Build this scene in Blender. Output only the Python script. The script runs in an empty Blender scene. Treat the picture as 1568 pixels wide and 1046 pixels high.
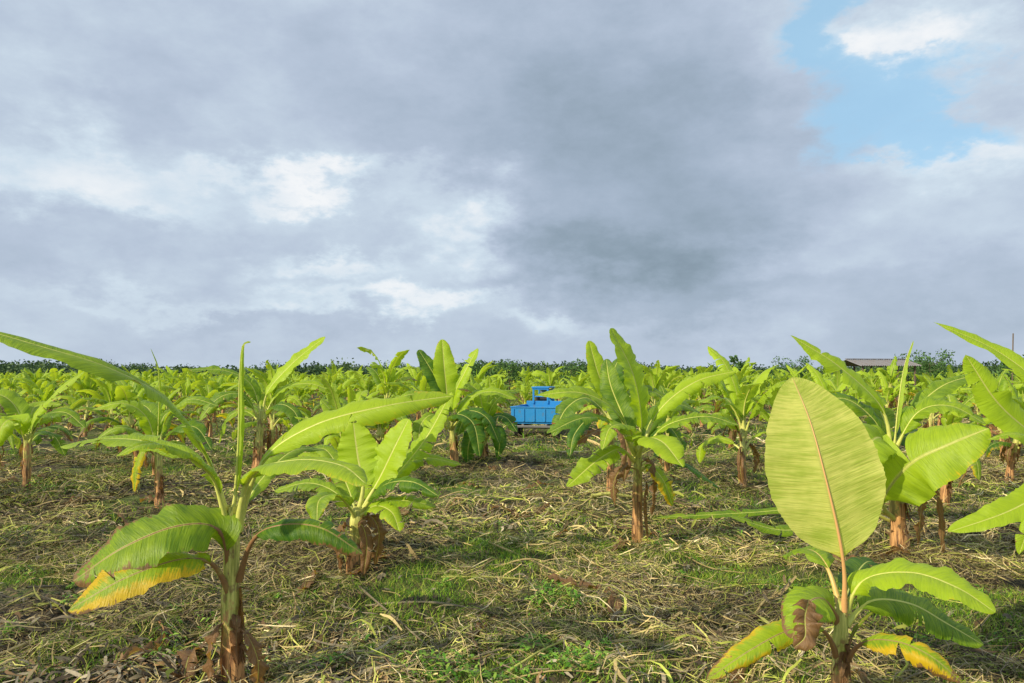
import bpy, math, random
import numpy as np
from mathutils import Vector, Matrix
random.seed(7)
R = np.random.default_rng(11)
scene = bpy.context.scene
rad = math.radians
EYE = 1.6; FOC = 1132.0
SUN_EL, SUN_AZ = 31.0, 236.0   # azimuth measured clockwise from +Y (view direction)

def at(a, b, d):
    """image pixel coordinates (a,b) at distance d -> world metres"""
    return np.array([(a-784)/FOC*d, d, EYE+(575-b)/FOC*d])

# ------------------------------------------------------------------ noise
TAB = R.random((256, 256))
def vnoise(x, y):
    x = np.asarray(x, float); y = np.asarray(y, float)
    xi = np.floor(x).astype(int); yi = np.floor(y).astype(int)
    fx = x-xi; fy = y-yi
    fx = fx*fx*(3-2*fx); fy = fy*fy*(3-2*fy)
    a = TAB[xi % 256, yi % 256]; b = TAB[(xi+1) % 256, yi % 256]
    c = TAB[xi % 256, (yi+1) % 256]; d = TAB[(xi+1) % 256, (yi+1) % 256]
    return (a*(1-fx)+b*fx)*(1-fy)+(c*(1-fx)+d*fx)*fy
def fbm(x, y, o=4):
    s = 0; a = .5; t = 0
    for i in range(o):
        s = s+a*vnoise(x*2**i+17*i, y*2**i+31*i); t += a; a *= .5
    return s/t
def gh(x, y):
    x = np.asarray(x, float); y = np.asarray(y, float)
    r = np.sqrt(x*x+y*y)
    f = np.clip(1-(r-60)/60, 0, 1)
    return f*(0.16*(fbm(x*.5+3, y*.5, 3)-.5)+0.17*(fbm(x*3.1, y*3.1+9, 4)-.5)+.05*(vnoise(x*7+40, y*7)-.5))

# ------------------------------------------------------------------ materials
def newmat(name):
    m = bpy.data.materials.new(name); m.use_nodes = True
    nt = m.node_tree; nt.nodes.clear()
    return m, nt, nt.nodes, nt.links
def setin(nt, n, i, v):
    if isinstance(v, bpy.types.NodeSocket): nt.links.new(v, n.inputs[i])
    elif v is not None: n.inputs[i].default_value = v
def mth(nt, op, a, b=None, c=None, clamp=False):
    n = nt.nodes.new('ShaderNodeMath'); n.operation = op; n.use_clamp = clamp
    setin(nt, n, 0, a); setin(nt, n, 1, b); setin(nt, n, 2, c)
    return n.outputs[0]
def mixc(nt, f, a, b, bt='MIX'):
    n = nt.nodes.new('ShaderNodeMix'); n.data_type = 'RGBA'; n.blend_type = bt
    def c4(v): return (*v, 1) if isinstance(v, tuple) and len(v) == 3 else v
    setin(nt, n, 0, f); setin(nt, n, 6, c4(a)); setin(nt, n, 7, c4(b))
    return n.outputs[2]
def noise(nt, vec, sc, det=4, rough=.55, dist=0):
    n = nt.nodes.new('ShaderNodeTexNoise'); n.inputs['Scale'].default_value = sc
    n.inputs['Detail'].default_value = det; n.inputs['Roughness'].default_value = rough
    n.inputs['Distortion'].default_value = dist
    if vec is not None: nt.links.new(vec, n.inputs['Vector'])
    return n.outputs['Fac']
def sstep(nt, v, a, b):
    n = nt.nodes.new('ShaderNodeMapRange'); n.interpolation_type = 'SMOOTHSTEP'
    setin(nt, n, 0, v); setin(nt, n, 1, a); setin(nt, n, 2, b); setin(nt, n, 3, 0.0); setin(nt, n, 4, 1.0)
    return n.outputs[0]
def mapping(nt, vec, sc):
    n = nt.nodes.new('ShaderNodeMapping'); n.inputs['Scale'].default_value = sc
    nt.links.new(vec, n.inputs['Vector']); return n.outputs[0]
def bump(nt, h, s, d=.01):
    n = nt.nodes.new('ShaderNodeBump'); n.inputs['Strength'].default_value = s; n.inputs['Distance'].default_value = d
    nt.links.new(h, n.inputs['Height']); return n.outputs[0]

def leaf_material():
    m, nt, nd, lk = newmat('banana_leaf')
    uv = nd.new('ShaderNodeTexCoord')
    sp = nd.new('ShaderNodeSeparateXYZ'); lk.new(uv.outputs['UV'], sp.inputs[0])
    at_ = nd.new('ShaderNodeAttribute'); at_.attribute_name = 'Col'
    sc = nd.new('ShaderNodeSeparateColor'); lk.new(at_.outputs['Color'], sc.inputs[0])
    au = mth(nt, 'ABSOLUTE', mth(nt, 'MULTIPLY_ADD', sp.outputs[0], 2.0, -1.0))
    vv = mth(nt, 'SUBTRACT', sp.outputs[1], mth(nt, 'MULTIPLY', au, 0.05))
    cb = nd.new('ShaderNodeCombineXYZ'); lk.new(mth(nt, 'MULTIPLY', au, 1.3), cb.inputs[0]); lk.new(mth(nt, 'MULTIPLY', vv, 75.0), cb.inputs[1])
    lk.new(mth(nt, 'MULTIPLY', sc.outputs[2], 37.0), cb.inputs[2])
    streak = noise(nt, cb.outputs[0], 1.0, 3, .7)
    big = noise(nt, uv.outputs['Object'], 5.0, 3, .6)
    k = mth(nt, 'ADD', mth(nt, 'MULTIPLY', streak, .8), mth(nt, 'MULTIPLY', big, .65))
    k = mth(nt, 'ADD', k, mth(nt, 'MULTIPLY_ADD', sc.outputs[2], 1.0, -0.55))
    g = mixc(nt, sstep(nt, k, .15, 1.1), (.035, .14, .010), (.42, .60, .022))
    vein = mth(nt, 'POWER', mth(nt, 'ABSOLUTE', mth(nt, 'SINE', mth(nt, 'MULTIPLY', vv, 210.0))), 4.0)
    g = mixc(nt, mth(nt, 'MULTIPLY', vein, .08), g, (.5, .6, .15))
    geo = nd.new('ShaderNodeNewGeometry')
    g = mixc(nt, mth(nt, 'MULTIPLY', geo.outputs['Backfacing'], .35), g, (.40, .50, .12))
    pale = mixc(nt, sstep(nt, mth(nt, 'ADD', streak, big), .75, 1.25), (.42, .52, .08), (.76, .76, .22))
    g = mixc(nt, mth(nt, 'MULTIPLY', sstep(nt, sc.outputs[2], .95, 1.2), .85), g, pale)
    yn2 = noise(nt, uv.outputs['Object'], 20.0, 4, .7)
    yy = mth(nt, 'ADD', streak, yn2)
    yv = mth(nt, 'ADD', sc.outputs[0], mth(nt, 'MULTIPLY_ADD', yy, .75, -.75))
    g = mixc(nt, mth(nt, 'MULTIPLY', sstep(nt, yv, .34, .62), .9), g, (.76, .52, .02))
    bv = mth(nt, 'ADD', sc.outputs[1], mth(nt, 'MULTIPLY_ADD', yy, .7, -.7))
    br = mixc(nt, streak, (.07, .035, .018), (.44, .26, .12))
    g = mixc(nt, sstep(nt, bv, .44, .54), g, br)
    mid = sstep(nt, au, .060, .035)
    g = mixc(nt, mth(nt, 'MULTIPLY', mid, .85), g, (.56, .60, .17))
    p = nd.new('ShaderNodeBsdfPrincipled'); lk.new(g, p.inputs['Base Color'])
    p.inputs['Roughness'].default_value = .42; p.inputs['Specular IOR Level'].default_value = .4
    b = bump(nt, streak, .7, .010); lk.new(b, p.inputs['Normal'])
    tr = nd.new('ShaderNodeBsdfTranslucent'); lk.new(mixc(nt, 1.0, g, (1.6, 1.5, .5), 'MULTIPLY'), tr.inputs[0])
    mx = nd.new('ShaderNodeMixShader'); mx.inputs[0].default_value = .42
    lk.new(p.outputs[0], mx.inputs[1]); lk.new(tr.outputs[0], mx.inputs[2])
    o = nd.new('ShaderNodeOutputMaterial'); lk.new(mx.outputs[0], o.inputs[0])
    return m
def stem_material():
    m, nt, nd, lk = newmat('banana_stem')
    tc = nd.new('ShaderNodeTexCoord')
    at_ = nd.new('ShaderNodeAttribute'); at_.attribute_name = 'Col'
    sc = nd.new('ShaderNodeSeparateColor'); lk.new(at_.outputs['Color'], sc.inputs[0])
    v = mapping(nt, tc.outputs['Object'], (55, 55, 4.0))
    st = noise(nt, v, 1.0, 4, .65)
    bg = noise(nt, mapping(nt, tc.outputs['Object'], (14, 14, 7)), 1.0, 4, .65)
    dry = mixc(nt, sstep(nt, st, .32, .66), (.15, .065, .025), (.72, .40, .16))
    dark = mixc(nt, sstep(nt, bg, .55, .62), dry, (.055, .034, .018))
    grn = mixc(nt, sstep(nt, st, .3, .7), (.24, .28, .04), (.76, .74, .22))
    grn = mixc(nt, mth(nt, 'MULTIPLY', sstep(nt, bg, .54, .62), .8), grn, (.24, .15, .06))
    h = mth(nt, 'ADD', sc.outputs[0], mth(nt, 'MULTIPLY_ADD', bg, 1.5, -.75))
    c = mixc(nt, sstep(nt, h, .40, .60), dark, grn)
    p = nd.new('ShaderNodeBsdfPrincipled'); lk.new(c, p.inputs['Base Color']); p.inputs['Roughness'].default_value = .55
    lk.new(bump(nt, st, .8, .012), p.inputs['Normal'])
    o = nd.new('ShaderNodeOutputMaterial'); lk.new(p.outputs[0], o.inputs[0]); return m
def petiole_material():
    m, nt, nd, lk = newmat('banana_petiole')
    tc = nd.new('ShaderNodeTexCoord')
    at_ = nd.new('ShaderNodeAttribute'); at_.attribute_name = 'Col'
    sc = nd.new('ShaderNodeSeparateColor'); lk.new(at_.outputs['Color'], sc.inputs[0])
    n = noise(nt, tc.outputs['Object'], 25.0, 3)
    c = mixc(nt, n, (.40, .47, .07), (.74, .72, .22))
    c = mixc(nt, sstep(nt, mth(nt, 'ADD', sc.outputs[1], mth(nt, 'MULTIPLY_ADD', n, .5, -.25)), .3, .7), c, (.26, .14, .06))
    c = mixc(nt, sc.outputs[0], c, (.66, .34, .14))
    p = nd.new('ShaderNodeBsdfPrincipled'); lk.new(c, p.inputs['Base Color']); p.inputs['Roughness'].default_value = .45
    o = nd.new('ShaderNodeOutputMaterial'); lk.new(p.outputs[0], o.inputs[0]); return m
def attr_material(name, rough=.7, transl=0.0, var=.35, scale=30.0):
    m, nt, nd, lk = newmat(name)
    at_ = nd.new('ShaderNodeAttribute'); at_.attribute_name = 'Col'
    tc = nd.new('ShaderNodeTexCoord'); n = noise(nt, tc.outputs['Object'], scale, 2, .65)
    f = mth(nt, 'MULTIPLY_ADD', n, var*2, 1-var)
    cc = nd.new('ShaderNodeCombineXYZ')
    for i in range(3): lk.new(f, cc.inputs[i])
    c = mixc(nt, 1.0, at_.outputs['Color'], cc.outputs[0], 'MULTIPLY')
    p = nd.new('ShaderNodeBsdfPrincipled'); lk.new(c, p.inputs['Base Color']); p.inputs['Roughness'].default_value = rough
    p.inputs['Specular IOR Level'].default_value = .25
    o = nd.new('ShaderNodeOutputMaterial')
    if transl:
        tr = nd.new('ShaderNodeBsdfTranslucent'); lk.new(c, tr.inputs[0])
        mx = nd.new('ShaderNodeMixShader'); mx.inputs[0].default_value = transl
        lk.new(p.outputs[0], mx.inputs[1]); lk.new(tr.outputs[0], mx.inputs[2]); lk.new(mx.outputs[0], o.inputs[0])
    else: lk.new(p.outputs[0], o.inputs[0])
    return m
def ground_material():
    m, nt, nd, lk = newmat('mulched_soil')
    tc = nd.new('ShaderNodeTexCoord'); ob = tc.outputs['Object']
    n1 = noise(nt, ob, .9, 5, .65); n2 = noise(nt, ob, 14.0, 5, .7, .6); n3 = noise(nt, mapping(nt, ob, (60, 14, 20)), 1.0, 3, .7)
    n4 = noise(nt, ob, .16, 4, .6); n5 = noise(nt, mapping(nt, ob, (12, 55, 20)), 1.0, 3, .7)
    c = mixc(nt, sstep(nt, n2, .42, .66), (.026, .018, .010), (.17, .12, .055))
    c = mixc(nt, sstep(nt, n3, .57, .67), c, (.40, .31, .14))
    c = mixc(nt, sstep(nt, n5, .59, .67), c, (.36, .29, .13))
    gr = mixc(nt, n2, (.04, .09, .010), (.24, .34, .035))
    c = mixc(nt, mth(nt, 'MULTIPLY', sstep(nt, n1, .45, .60), .6), c, gr)
    c = mixc(nt, mth(nt, 'MULTIPLY', sstep(nt, n4, .5, .6), .4), c, gr)
    p = nd.new('ShaderNodeBsdfPrincipled'); lk.new(c, p.inputs['Base Color']); p.inputs['Roughness'].default_value = .9
    h = mth(nt, 'ADD', n2, mth(nt, 'ADD', n3, n5)); lk.new(bump(nt, h, .9, .05), p.inputs['Normal'])
    o = nd.new('ShaderNodeOutputMaterial'); lk.new(p.outputs[0], o.inputs[0]); return m
def paint(name, col, rough=.4, metal=0, var=.25, dirt=None):
    m, nt, nd, lk = newmat(name)
    tc = nd.new('ShaderNodeTexCoord'); n = noise(nt, tc.outputs['Object'], 7.0, 6, .7)
    c = mixc(nt, n, tuple(x*(1-var) for x in col), tuple(min(1, x*(1+var)) for x in col))
    if dirt: c = mixc(nt, sstep(nt, n, .52, .68), c, dirt)
    p = nd.new('ShaderNodeBsdfPrincipled'); lk.new(c, p.inputs['Base Color'])
    p.inputs['Roughness'].default_value = rough; p.inputs['Metallic'].default_value = metal
    o = nd.new('ShaderNodeOutputMaterial'); lk.new(p.outputs[0], o.inputs[0]); return m

M_LEAF = leaf_material(); M_STEM = stem_material(); M_PET = petiole_material()
M_STRAW = attr_material('dry_straw', .75, 0, .35, 40)
M_GRASS = attr_material('green_blades', .5, .35, .3, 20)
M_GROUND = ground_material()
M_TREE = attr_material('tree_foliage', .6, .2, .4, 1.5)

# ------------------------------------------------------------------ mesh helper
def build(name, V, Q, col=None, uv=None, mats=(), mi=None, smooth=True, link=True):
    V = np.asarray(V, np.float32); Q = np.asarray(Q, np.int32)
    me = bpy.data.meshes.new(name)
    me.vertices.add(len(V)); me.vertices.foreach_set('co', V.ravel())
    me.loops.add(len(Q)*4); me.loops.foreach_set('vertex_index', Q.ravel())
    me.polygons.add(len(Q)); me.polygons.foreach_set('loop_start', np.arange(0, len(Q)*4, 4, dtype=np.int32))
    me.polygons.foreach_set('loop_total', np.full(len(Q), 4, np.int32))
    for m in mats: me.materials.append(m)
    if mi is not None: me.polygons.foreach_set('material_index', np.asarray(mi, np.int32))
    me.polygons.foreach_set('use_smooth', np.full(len(Q), smooth))
    me.update(calc_edges=True)
    if col is not None:
        a = me.color_attributes.new('Col', 'FLOAT_COLOR', 'POINT')
        c = np.ones((len(V), 4), np.float32); c[:, :3] = col; a.data.foreach_set('color', c.ravel())
    if uv is not None:
        l = me.uv_layers.new(name='UVMap'); l.data.foreach_set('uv', np.asarray(uv, np.float32)[Q.ravel()].ravel())
    me.validate()
    if not link: return me
    o = bpy.data.objects.new(name, me); scene.collection.objects.link(o); return o

# ------------------------------------------------------------------ plant parts
def catmull(P, n=64):
    P = np.array(P, float)
    if len(P) == 2: P = np.array([P[0], (P[0]+P[1])/2, P[1]])
    E = np.vstack([2*P[0]-P[1], P, 2*P[-1]-P[-2]]); out = []
    k = len(P)-1
    for i in range(k):
        p0, p1, p2, p3 = E[i:i+4]
        for t in np.linspace(0, 1, 16, endpoint=(i == k-1)):
            out.append(.5*((2*p1)+(-p0+p2)*t+(2*p0-5*p1+4*p2-p3)*t*t+(-p0+3*p1-3*p2+p3)*t**3))
    out = np.array(out); d = np.r_[0, np.cumsum(np.linalg.norm(np.diff(out, axis=0), axis=1))]
    s = np.linspace(0, d[-1], n)
    return np.stack([np.interp(s, d, out[:, i]) for i in range(3)], 1), d[-1]
def norm(a): return a/np.maximum(np.linalg.norm(a, axis=-1, keepdims=True), 1e-9)

class Acc:
    def __init__(s): s.V = []; s.Q = []; s.C = []; s.U = []; s.M = []; s.n = 0
    def add(s, V, Q, C, U, m):
        s.V.append(V); s.Q.append(Q+s.n); s.C.append(C); s.U.append(U); s.M.append(np.full(len(Q), m)); s.n += len(V)
    def obj(s, name, loc=(0, 0, 0), link=True):
        V = np.vstack(s.V)-np.array(loc)
        o = build(name, V, np.vstack(s.Q), np.vstack(s.C), np.vstack(s.U), (M_LEAF, M_STEM, M_PET), np.concatenate(s.M), link=link)
        if link: o.location = loc
        return o
def gridq(r, c):
    i = np.arange(r-1)[:, None]*c+np.arange(c-1)[None, :]
    return np.stack([i, i+1, i+c+1, i+c], -1).reshape(-1, 4)
def tube(acc, P, r, sides, C, mat, lob=0., ph=0.):
    T = norm(np.gradient(P, axis=0)); ref = np.array([0, 1, 0.]) if abs(T[0][1]) < .8 else np.array([1., 0, 0])
    A = norm(np.cross(T, ref)); B = np.cross(T, A)
    th = np.linspace(0, 2*np.pi, sides+1)
    rr = r[:, None]*(1+lob*np.sin(3*th[None]+ph+np.arange(len(P))[:, None]*.18)+lob*.6*np.sin(5*th[None]+ph*2))
    V = P[:, None]+A[:, None]*(np.cos(th)[None, :, None]*rr[..., None])+B[:, None]*(np.sin(th)[None, :, None]*rr[..., None])
    n = len(P); U = np.stack(np.meshgrid(th/6.283, np.linspace(0, 1, n)), -1).reshape(-1, 2)
    acc.add(V.reshape(-1, 3), gridq(n, sides+1), np.repeat(C, sides+1, 0), U, mat)

def leaf(acc, pts, hw, n=(0, 0, 1), pet=.12, fold=.45, droop=.35, tears=5, yel=None, brn=None, wav=.10, shade=.5,
         NS=40, M=6, p=.82, rng=R, pr=.013, pink=0, gap=.17, pw=.46, edge=1.0):
    if brn is None: brn = rng.uniform(.15, .42)
    if yel is None: yel = rng.uniform(0, .45)
    P, L = catmull(pts, 64)
    T = norm(np.gradient(P, axis=0)); n = np.array(n, float)
    Nn = norm(n[None]-T*(T@n)[:, None]); S = np.cross(T, Nn)
    g = np.linspace(0, 1, 64)
    def ev(A, t): return np.stack([np.interp(t, g, A[:, i]) for i in range(3)], -1)
    k = max(8, NS//2); tt = np.linspace(0, .985, k)
    r = np.interp(tt, [0, pet*.5, pet, min(1, pet+.3), 1], [pr*1.9, pr*1.25, pr*.9, pr*.5, pr*.1])
    C = np.zeros((k, 3)); C[:, 1] = np.clip(brn+.1, 0, 1)*np.ones(k) if brn > .43 else 0; C[:, 0] = pink
    tube(acc, ev(P, tt)-ev(Nn, tt)*r[:, None]*.7, r, 7 if NS > 20 else 4, C, 2)
    ph = rng.random()*6; fr = rng.uniform(2.0, 4.2); asym = rng.uniform(-.06, .06)
    for sg in (-1, 1):
        cuts = np.sort(rng.uniform(.12, .93, rng.integers(0, tears+1) if tears else 0))
        ed = np.r_[0, cuts, 1]; hs = hw*(1+sg*asym)
        for a, b in zip(ed[:-1], ed[1:]):
            if b-a < .015: continue
            k = max(3, int(NS*(b-a))+2)
            s = np.linspace(a, b, k+4 if (a == 0 and b == 1) else k)
            s = np.unique(np.r_[s, [x for x in (.004, .012, .03, .97, .988, .996) if a < x < b]])
            k = len(s); u = np.linspace(0, 1, M+1)
            Sg, Ug = np.meshgrid(s, u, indexing='ij'); c = (a+b)/2
            gp = gap*rng.uniform(.2, 1.7) if len(ed) > 2 else 0
            se = c+(Sg-c)*(1-gp*Ug**1.2)
            se = se+.045*Ug*(1-Sg)
            w = hs*np.sin(np.pi*np.clip(Sg, 0, 1)**p)**pw
            w = np.where((Sg <= 0) | (Sg >= 1), hs*.02, w)
            w = w*(1+edge*(.025*np.sin(Sg*31+ph*2)+.015*np.sin(Sg*83+ph)+.022*rng.standard_normal(Sg.shape)*(Ug > .9)))
            t = pet+(1-pet)*np.clip(se, 0, 1)
            dr = droop+(rng.uniform(-.1, .7) if len(ed) > 2 else 0)
            fo = fold
            ang = fo*Ug-(fo+dr)*Ug**2/2
            lat = Ug*(1-.5*np.clip(np.abs(fo-(fo+dr)*Ug), 0, 1.2)**2*.5)
            wv = wav*Ug**1.6*(np.sin(Sg*fr*6.28+ph+sg)+.6*np.sin(Sg*fr*14+ph*3+sg*2)+.25*np.sin(Sg*fr*43+ph))
            cor = .010*np.sin(Sg*L/.05*6.28+2*np.sin(Sg*9+ph))*Ug*(1-Ug)*2 if NS > 25 else 0
            V = ev(P, t)+ev(S, t)*(sg*w*lat)[..., None]+ev(Nn, t)*(w*(ang+wv+cor))[..., None]
            C = np.zeros((k, M+1, 3))
            C[..., 0] = np.clip(yel*(.25+.75*Ug**1.5)*(.5+.6*Sg), 0, 1)
            C[..., 1] = np.clip(brn*(.55*Ug**3+.75*Sg**2) if brn < .9 else 1, 0, 1)
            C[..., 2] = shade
            U = np.stack([.5+.5*sg*Ug, Sg*L], -1)
            q = gridq(k, M+1)
            if sg < 0: q = q[:, ::-1]
            acc.add(V.reshape(-1, 3), q, C.reshape(-1, 3), U.reshape(-1, 2), 0)

def stem(acc, b, t, r0, r1, sides=14, bend=.03, green=1.0, rng=R):
    b = np.array(b, float); t = np.array(t, float)
    m1 = b*.66+t*.34+np.array([rng.uniform(-bend, bend), rng.uniform(-bend, bend), 0])
    b = b-np.array([0, 0, .10])
    P, L = catmull([b, m1, t], 24)
    z = np.linspace(0, 1, 24)
    r = np.interp(z, [0, .14, .35, .85, 1], [r0*1.35, r0, r0*.6+r1*.35, r1, r1*.62])
    r = r*(1+.06*np.sin(z*23+rng.random()*6))
    C = np.zeros((24, 3)); C[:, 0] = z*green
    tube(acc, P, r, sides, C, 1, lob=.09, ph=rng.random()*6)
    for i in range(10):
        a = rng.uniform(0, 6.28); dr = np.array([math.cos(a), math.sin(a), 0])
        q = b+np.array([0, 0, .06+rng.uniform(.0, .40)*L]); h = rng.uniform(.1, .28)*L
        e = q+(t-b)/L*h+dr*(r0*.6)
        leaf(acc, [q+dr*r0*.75, (q+e)/2+dr*r0*.35, e, e+dr*rng.uniform(.01, .07)+np.array([0, 0, rng.uniform(-.12, .03)])], r0*rng.uniform(.25, .6), n=tuple(-dr),
             pet=0, fold=.9, droop=-.2, tears=3, brn=1, yel=0, NS=14, M=3, pr=.003, rng=rng, wav=.2)

def W(pts, D): return [at(a, b, D+d) for a, b, d in pts]

def hero(name, D, base, crown, leaves, r0=.06, r1=.04, green=1.0):
    acc = Acc(); rng = np.random.default_rng(int(base[0]*7+base[1]))
    b = at(base[0], 575, D); b[2] = float(gh(b[0], b[1])); c = at(crown[0], crown[1], D)
    stem(acc, b, c, r0, r1, green=green, rng=rng)
    for lf in leaves:
        d = dict(lf); pts = W(d.pop('q'), D); hw = d.pop('h')/FOC*D*1.06
        d.setdefault('shade', rng.uniform(.35, .75)); d.setdefault('pr', .013*min(1.3, max(.75, hw/.12)))
        leaf(acc, pts, hw, rng=rng, **d)
    return acc.obj(name, tuple(b)), b

def G(acc, base, H, rng, NL=9, LL=1.05, hw=.14, NS=16, M=3, spear=True, r0=.06):
    """generic young banana plant"""
    base = np.array(base, float); cr = base+np.array([rng.uniform(-.08, .08), rng.uniform(-.08, .08), H])
    stem(acc, base, cr, r0, r0*.62, sides=9, rng=rng)
    a0 = rng.random()*6.28; z = np.array([0, 0, 1.])
    for i in range(NL):
        f = i/(NL-1); az = a0+i*2.4+rng.uniform(-.5, .5)
        el = rad(82-80*f**.75+rng.uniform(-10, 10)); l = LL*rng.uniform(.7, 1.2)*(1-.15*abs(f-.4))
        h = np.array([math.cos(az), math.sin(az), 0])
        s = cr-z*(.05+.35*H*f**1.4); P = [s]; e = min(el+.5, 1.45); pos = s
        bendt = rng.uniform(.35, .9)+.7*f
        for j in range(4):
            pos = pos+(h*math.cos(e)+z*math.sin(e))*l/4; P.append(pos); e -= bendt*(.5+.3*j)*.6
        nh = (-h*math.sin(el)+z*math.cos(el)+np.array([0, 0, .15])); nh = nh+rng.uniform(-.45, .45, 3)
        old = f > .6
        leaf(acc, P, hw*rng.uniform(.7, 1.15)*(1-.15*f), n=nh, pet=.16, fold=rng.uniform(.1, .6), droop=rng.uniform(.1, .9)+.4*f,
             tears=6, yel=rng.uniform(.3, 1.0) if old and rng.random() < .45 else None, brn=rng.uniform(.45, .85) if old and rng.random() < .55 else None,
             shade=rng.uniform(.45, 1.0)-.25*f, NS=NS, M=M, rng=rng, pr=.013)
    if spear:
        leaf(acc, [cr-z*.1, cr+z*LL*.3, cr+z*LL*.55+np.array([.03, 0, 0])], .014, n=(1, 0, 0), pet=.1, fold=1.2, droop=-.8, tears=0, brn=0, shade=.95, NS=8, M=2, rng=rng)
    for i in range(rng.integers(3, 7)):   # dead hanging leaves
        az = rng.random()*6.28; h = np.array([math.cos(az), math.sin(az), 0])
        s = cr-z*H*rng.uniform(.2, .6); l = H*rng.uniform(.3, .5)
        leaf(acc, [s, s+h*.12+z*.02, s+h*.2-z*l*.45, s+h*.15-z*l], rng.uniform(.03, .065), n=h, fold=1.0, droop=.8, tears=3, brn=1, yel=0, wav=.3, NS=12, M=3, rng=rng, pr=.006)

n0 = (0, -.5, 1)
A = [dict(q=[(352,800,0),(325,712,-.05),(262,618,-.3),(170,565,-.5),(60,530,-.6),(-60,495,-.6)], h=28, n=(.25,-.35,1), pet=.15, fold=.3, droop=.5, shade=.55, tears=2, wav=.06),
     dict(q=[(360,790,0),(366,680,0),(367,590,.03),(371,530,.06),(384,524,.05)], h=6, n=(1,0,0), pet=.1, fold=1.2, droop=-.6, tears=0, shade=.8, brn=0),
     dict(q=[(360,810,0),(400,708,-.05),(480,652,-.1),(590,622,-.1),(696,606,.05)], h=30, n=(-.1,-.75,.8), pet=.24, fold=.25, droop=.4, shade=.8, tears=3),
     dict(q=[(358,810,0),(382,728,-.1),(450,705,-.35),(520,712,-.55),(562,742,-.7)], h=40, n=(.1,-.3,1), pet=.18, fold=.2, droop=.6, shade=.65, tears=5),
     dict(q=[(350,810,0),(318,715,.05),(250,682,.1),(170,672,.25),(92,684,.4)], h=24, n=(0,-.35,1), pet=.24, shade=.6),
     dict(q=[(352,815,0),(330,735,-.1),(280,695,-.3),(225,680,-.5),(178,700,-.6)], h=30, n=(0,-.35,1), pet=.22, shade=.55),
     dict(q=[(350,880,0),(335,812,-.08),(275,805,-.2),(190,838,-.3),(112,890,-.3)], h=46, n=(-.25,-.8,.8), pet=.12, fold=.1, droop=.25, shade=.45, brn=.68, yel=.35, tears=5, gap=.06),
     dict(q=[(352,918,0),(325,866,-.1),(280,856,-.25),(195,884,-.4),(104,935,-.45)], h=32, n=(-.3,-.9,.5), pet=.25, fold=.1, droop=.3, shade=.6, yel=1.1, brn=.55, tears=6, gap=.2),
     dict(q=[(362,890,0),(385,828,-.08),(425,805,-.15),(490,808,-.2),(555,848,-.2)], h=28, n=(.1,-.6,.8), pet=.32, fold=.1, droop=.9, shade=.2, brn=.65, tears=6),
     dict(q=[(360,800,0),(400,735,.3),(450,690,.6),(500,690,.8)], h=20, n=n0, shade=.5),
     dict(q=[(352,940,0),(328,975,-.03),(322,1025,-.05),(332,1070,-.05)], h=17, n=(-1,-.5,.3), fold=.8, brn=1, wav=.25, pr=.004),
     dict(q=[(365,960,0),(380,975,-.03),(395,1015,-.05),(392,1065,-.05)], h=16, n=(1,-.5,.3), fold=.8, brn=1, wav=.25, pr=.004)]
hero('banana_plant', 3.73, (362,1062), (356,775), A, .055, .036, 1.15)

B = [dict(q=[(548,790,0),(556,745,0),(548,700,.05),(541,648,.1)], h=30, n=(.1,-1,.2), pet=.3, fold=.2, droop=.1, shade=.98, tears=0),
     dict(q=[(550,785,0),(580,735,0),(602,690,0),(626,642,.05)], h=27, n=(-.6,-1,.2), pet=.25, fold=.3, droop=.1, shade=.9, tears=1),
     dict(q=[(550,785,0),(600,735,.1),(650,675,.2),(692,600,.3)], h=24, n=(-.8,-.8,.3), pet=.25, shade=.7),
     dict(q=[(550,785,0),(585,745,-.2),(630,738,-.4),(672,760,-.5)], h=22, n=n0, pet=.15, shade=.25, droop=.6),
     dict(q=[(550,785,0),(595,728,.2),(650,702,.3),(708,712,.3)], h=19, n=n0, pet=.2, shade=.6),
     dict(q=[(545,785,0),(510,752,.1),(470,740,.2),(420,752,.3)], h=18, n=n0, pet=.2, shade=.5),
     dict(q=[(548,790,0),(590,768,-.2),(630,768,-.3),(668,776,-.3)], h=16, n=n0, pet=.2, shade=.5),
     dict(q=[(545,790,0),(520,760,-.2),(490,765,-.4),(485,800,-.5)], h=24, n=(-.3,-.6,.8), pet=.15, shade=.5, yel=.4),
     dict(q=[(545,785,0),(530,740,.3),(500,690,.5),(470,690,.6)], h=20, n=n0, shade=.5),
     dict(q=[(548,785,0),(560,740,.4),(590,700,.6),(640,690,.7)], h=24, n=n0, shade=.8),
     dict(q=[(550,790,0),(575,775,-.2),(600,785,-.4),(612,815,-.5)], h=20, n=(.2,-.7,.7), shade=.75, yel=.5, brn=.3),
     dict(q=[(548,800,0),(566,790,-.1),(580,815,-.15),(574,865,-.12)], h=14, n=(1,-.6,.2), fold=1, droop=.8, brn=1, wav=.3, pr=.005),
     dict(q=[(545,810,0),(555,805,-.15),(562,835,-.2),(556,885,-.2)], h=13, n=(0,-1,.2), fold=1, droop=.8, brn=1, wav=.3, pr=.005),
     dict(q=[(540,810,0),(525,805,-.1),(518,835,-.1),(524,880,-.1)], h=12, n=(-1,-.6,.2), fold=1, droop=.8, brn=1, wav=.3, pr=.005)]
hero('banana_plant', 5.94, (540,880), (548,775), B, .07, .05)

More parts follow.
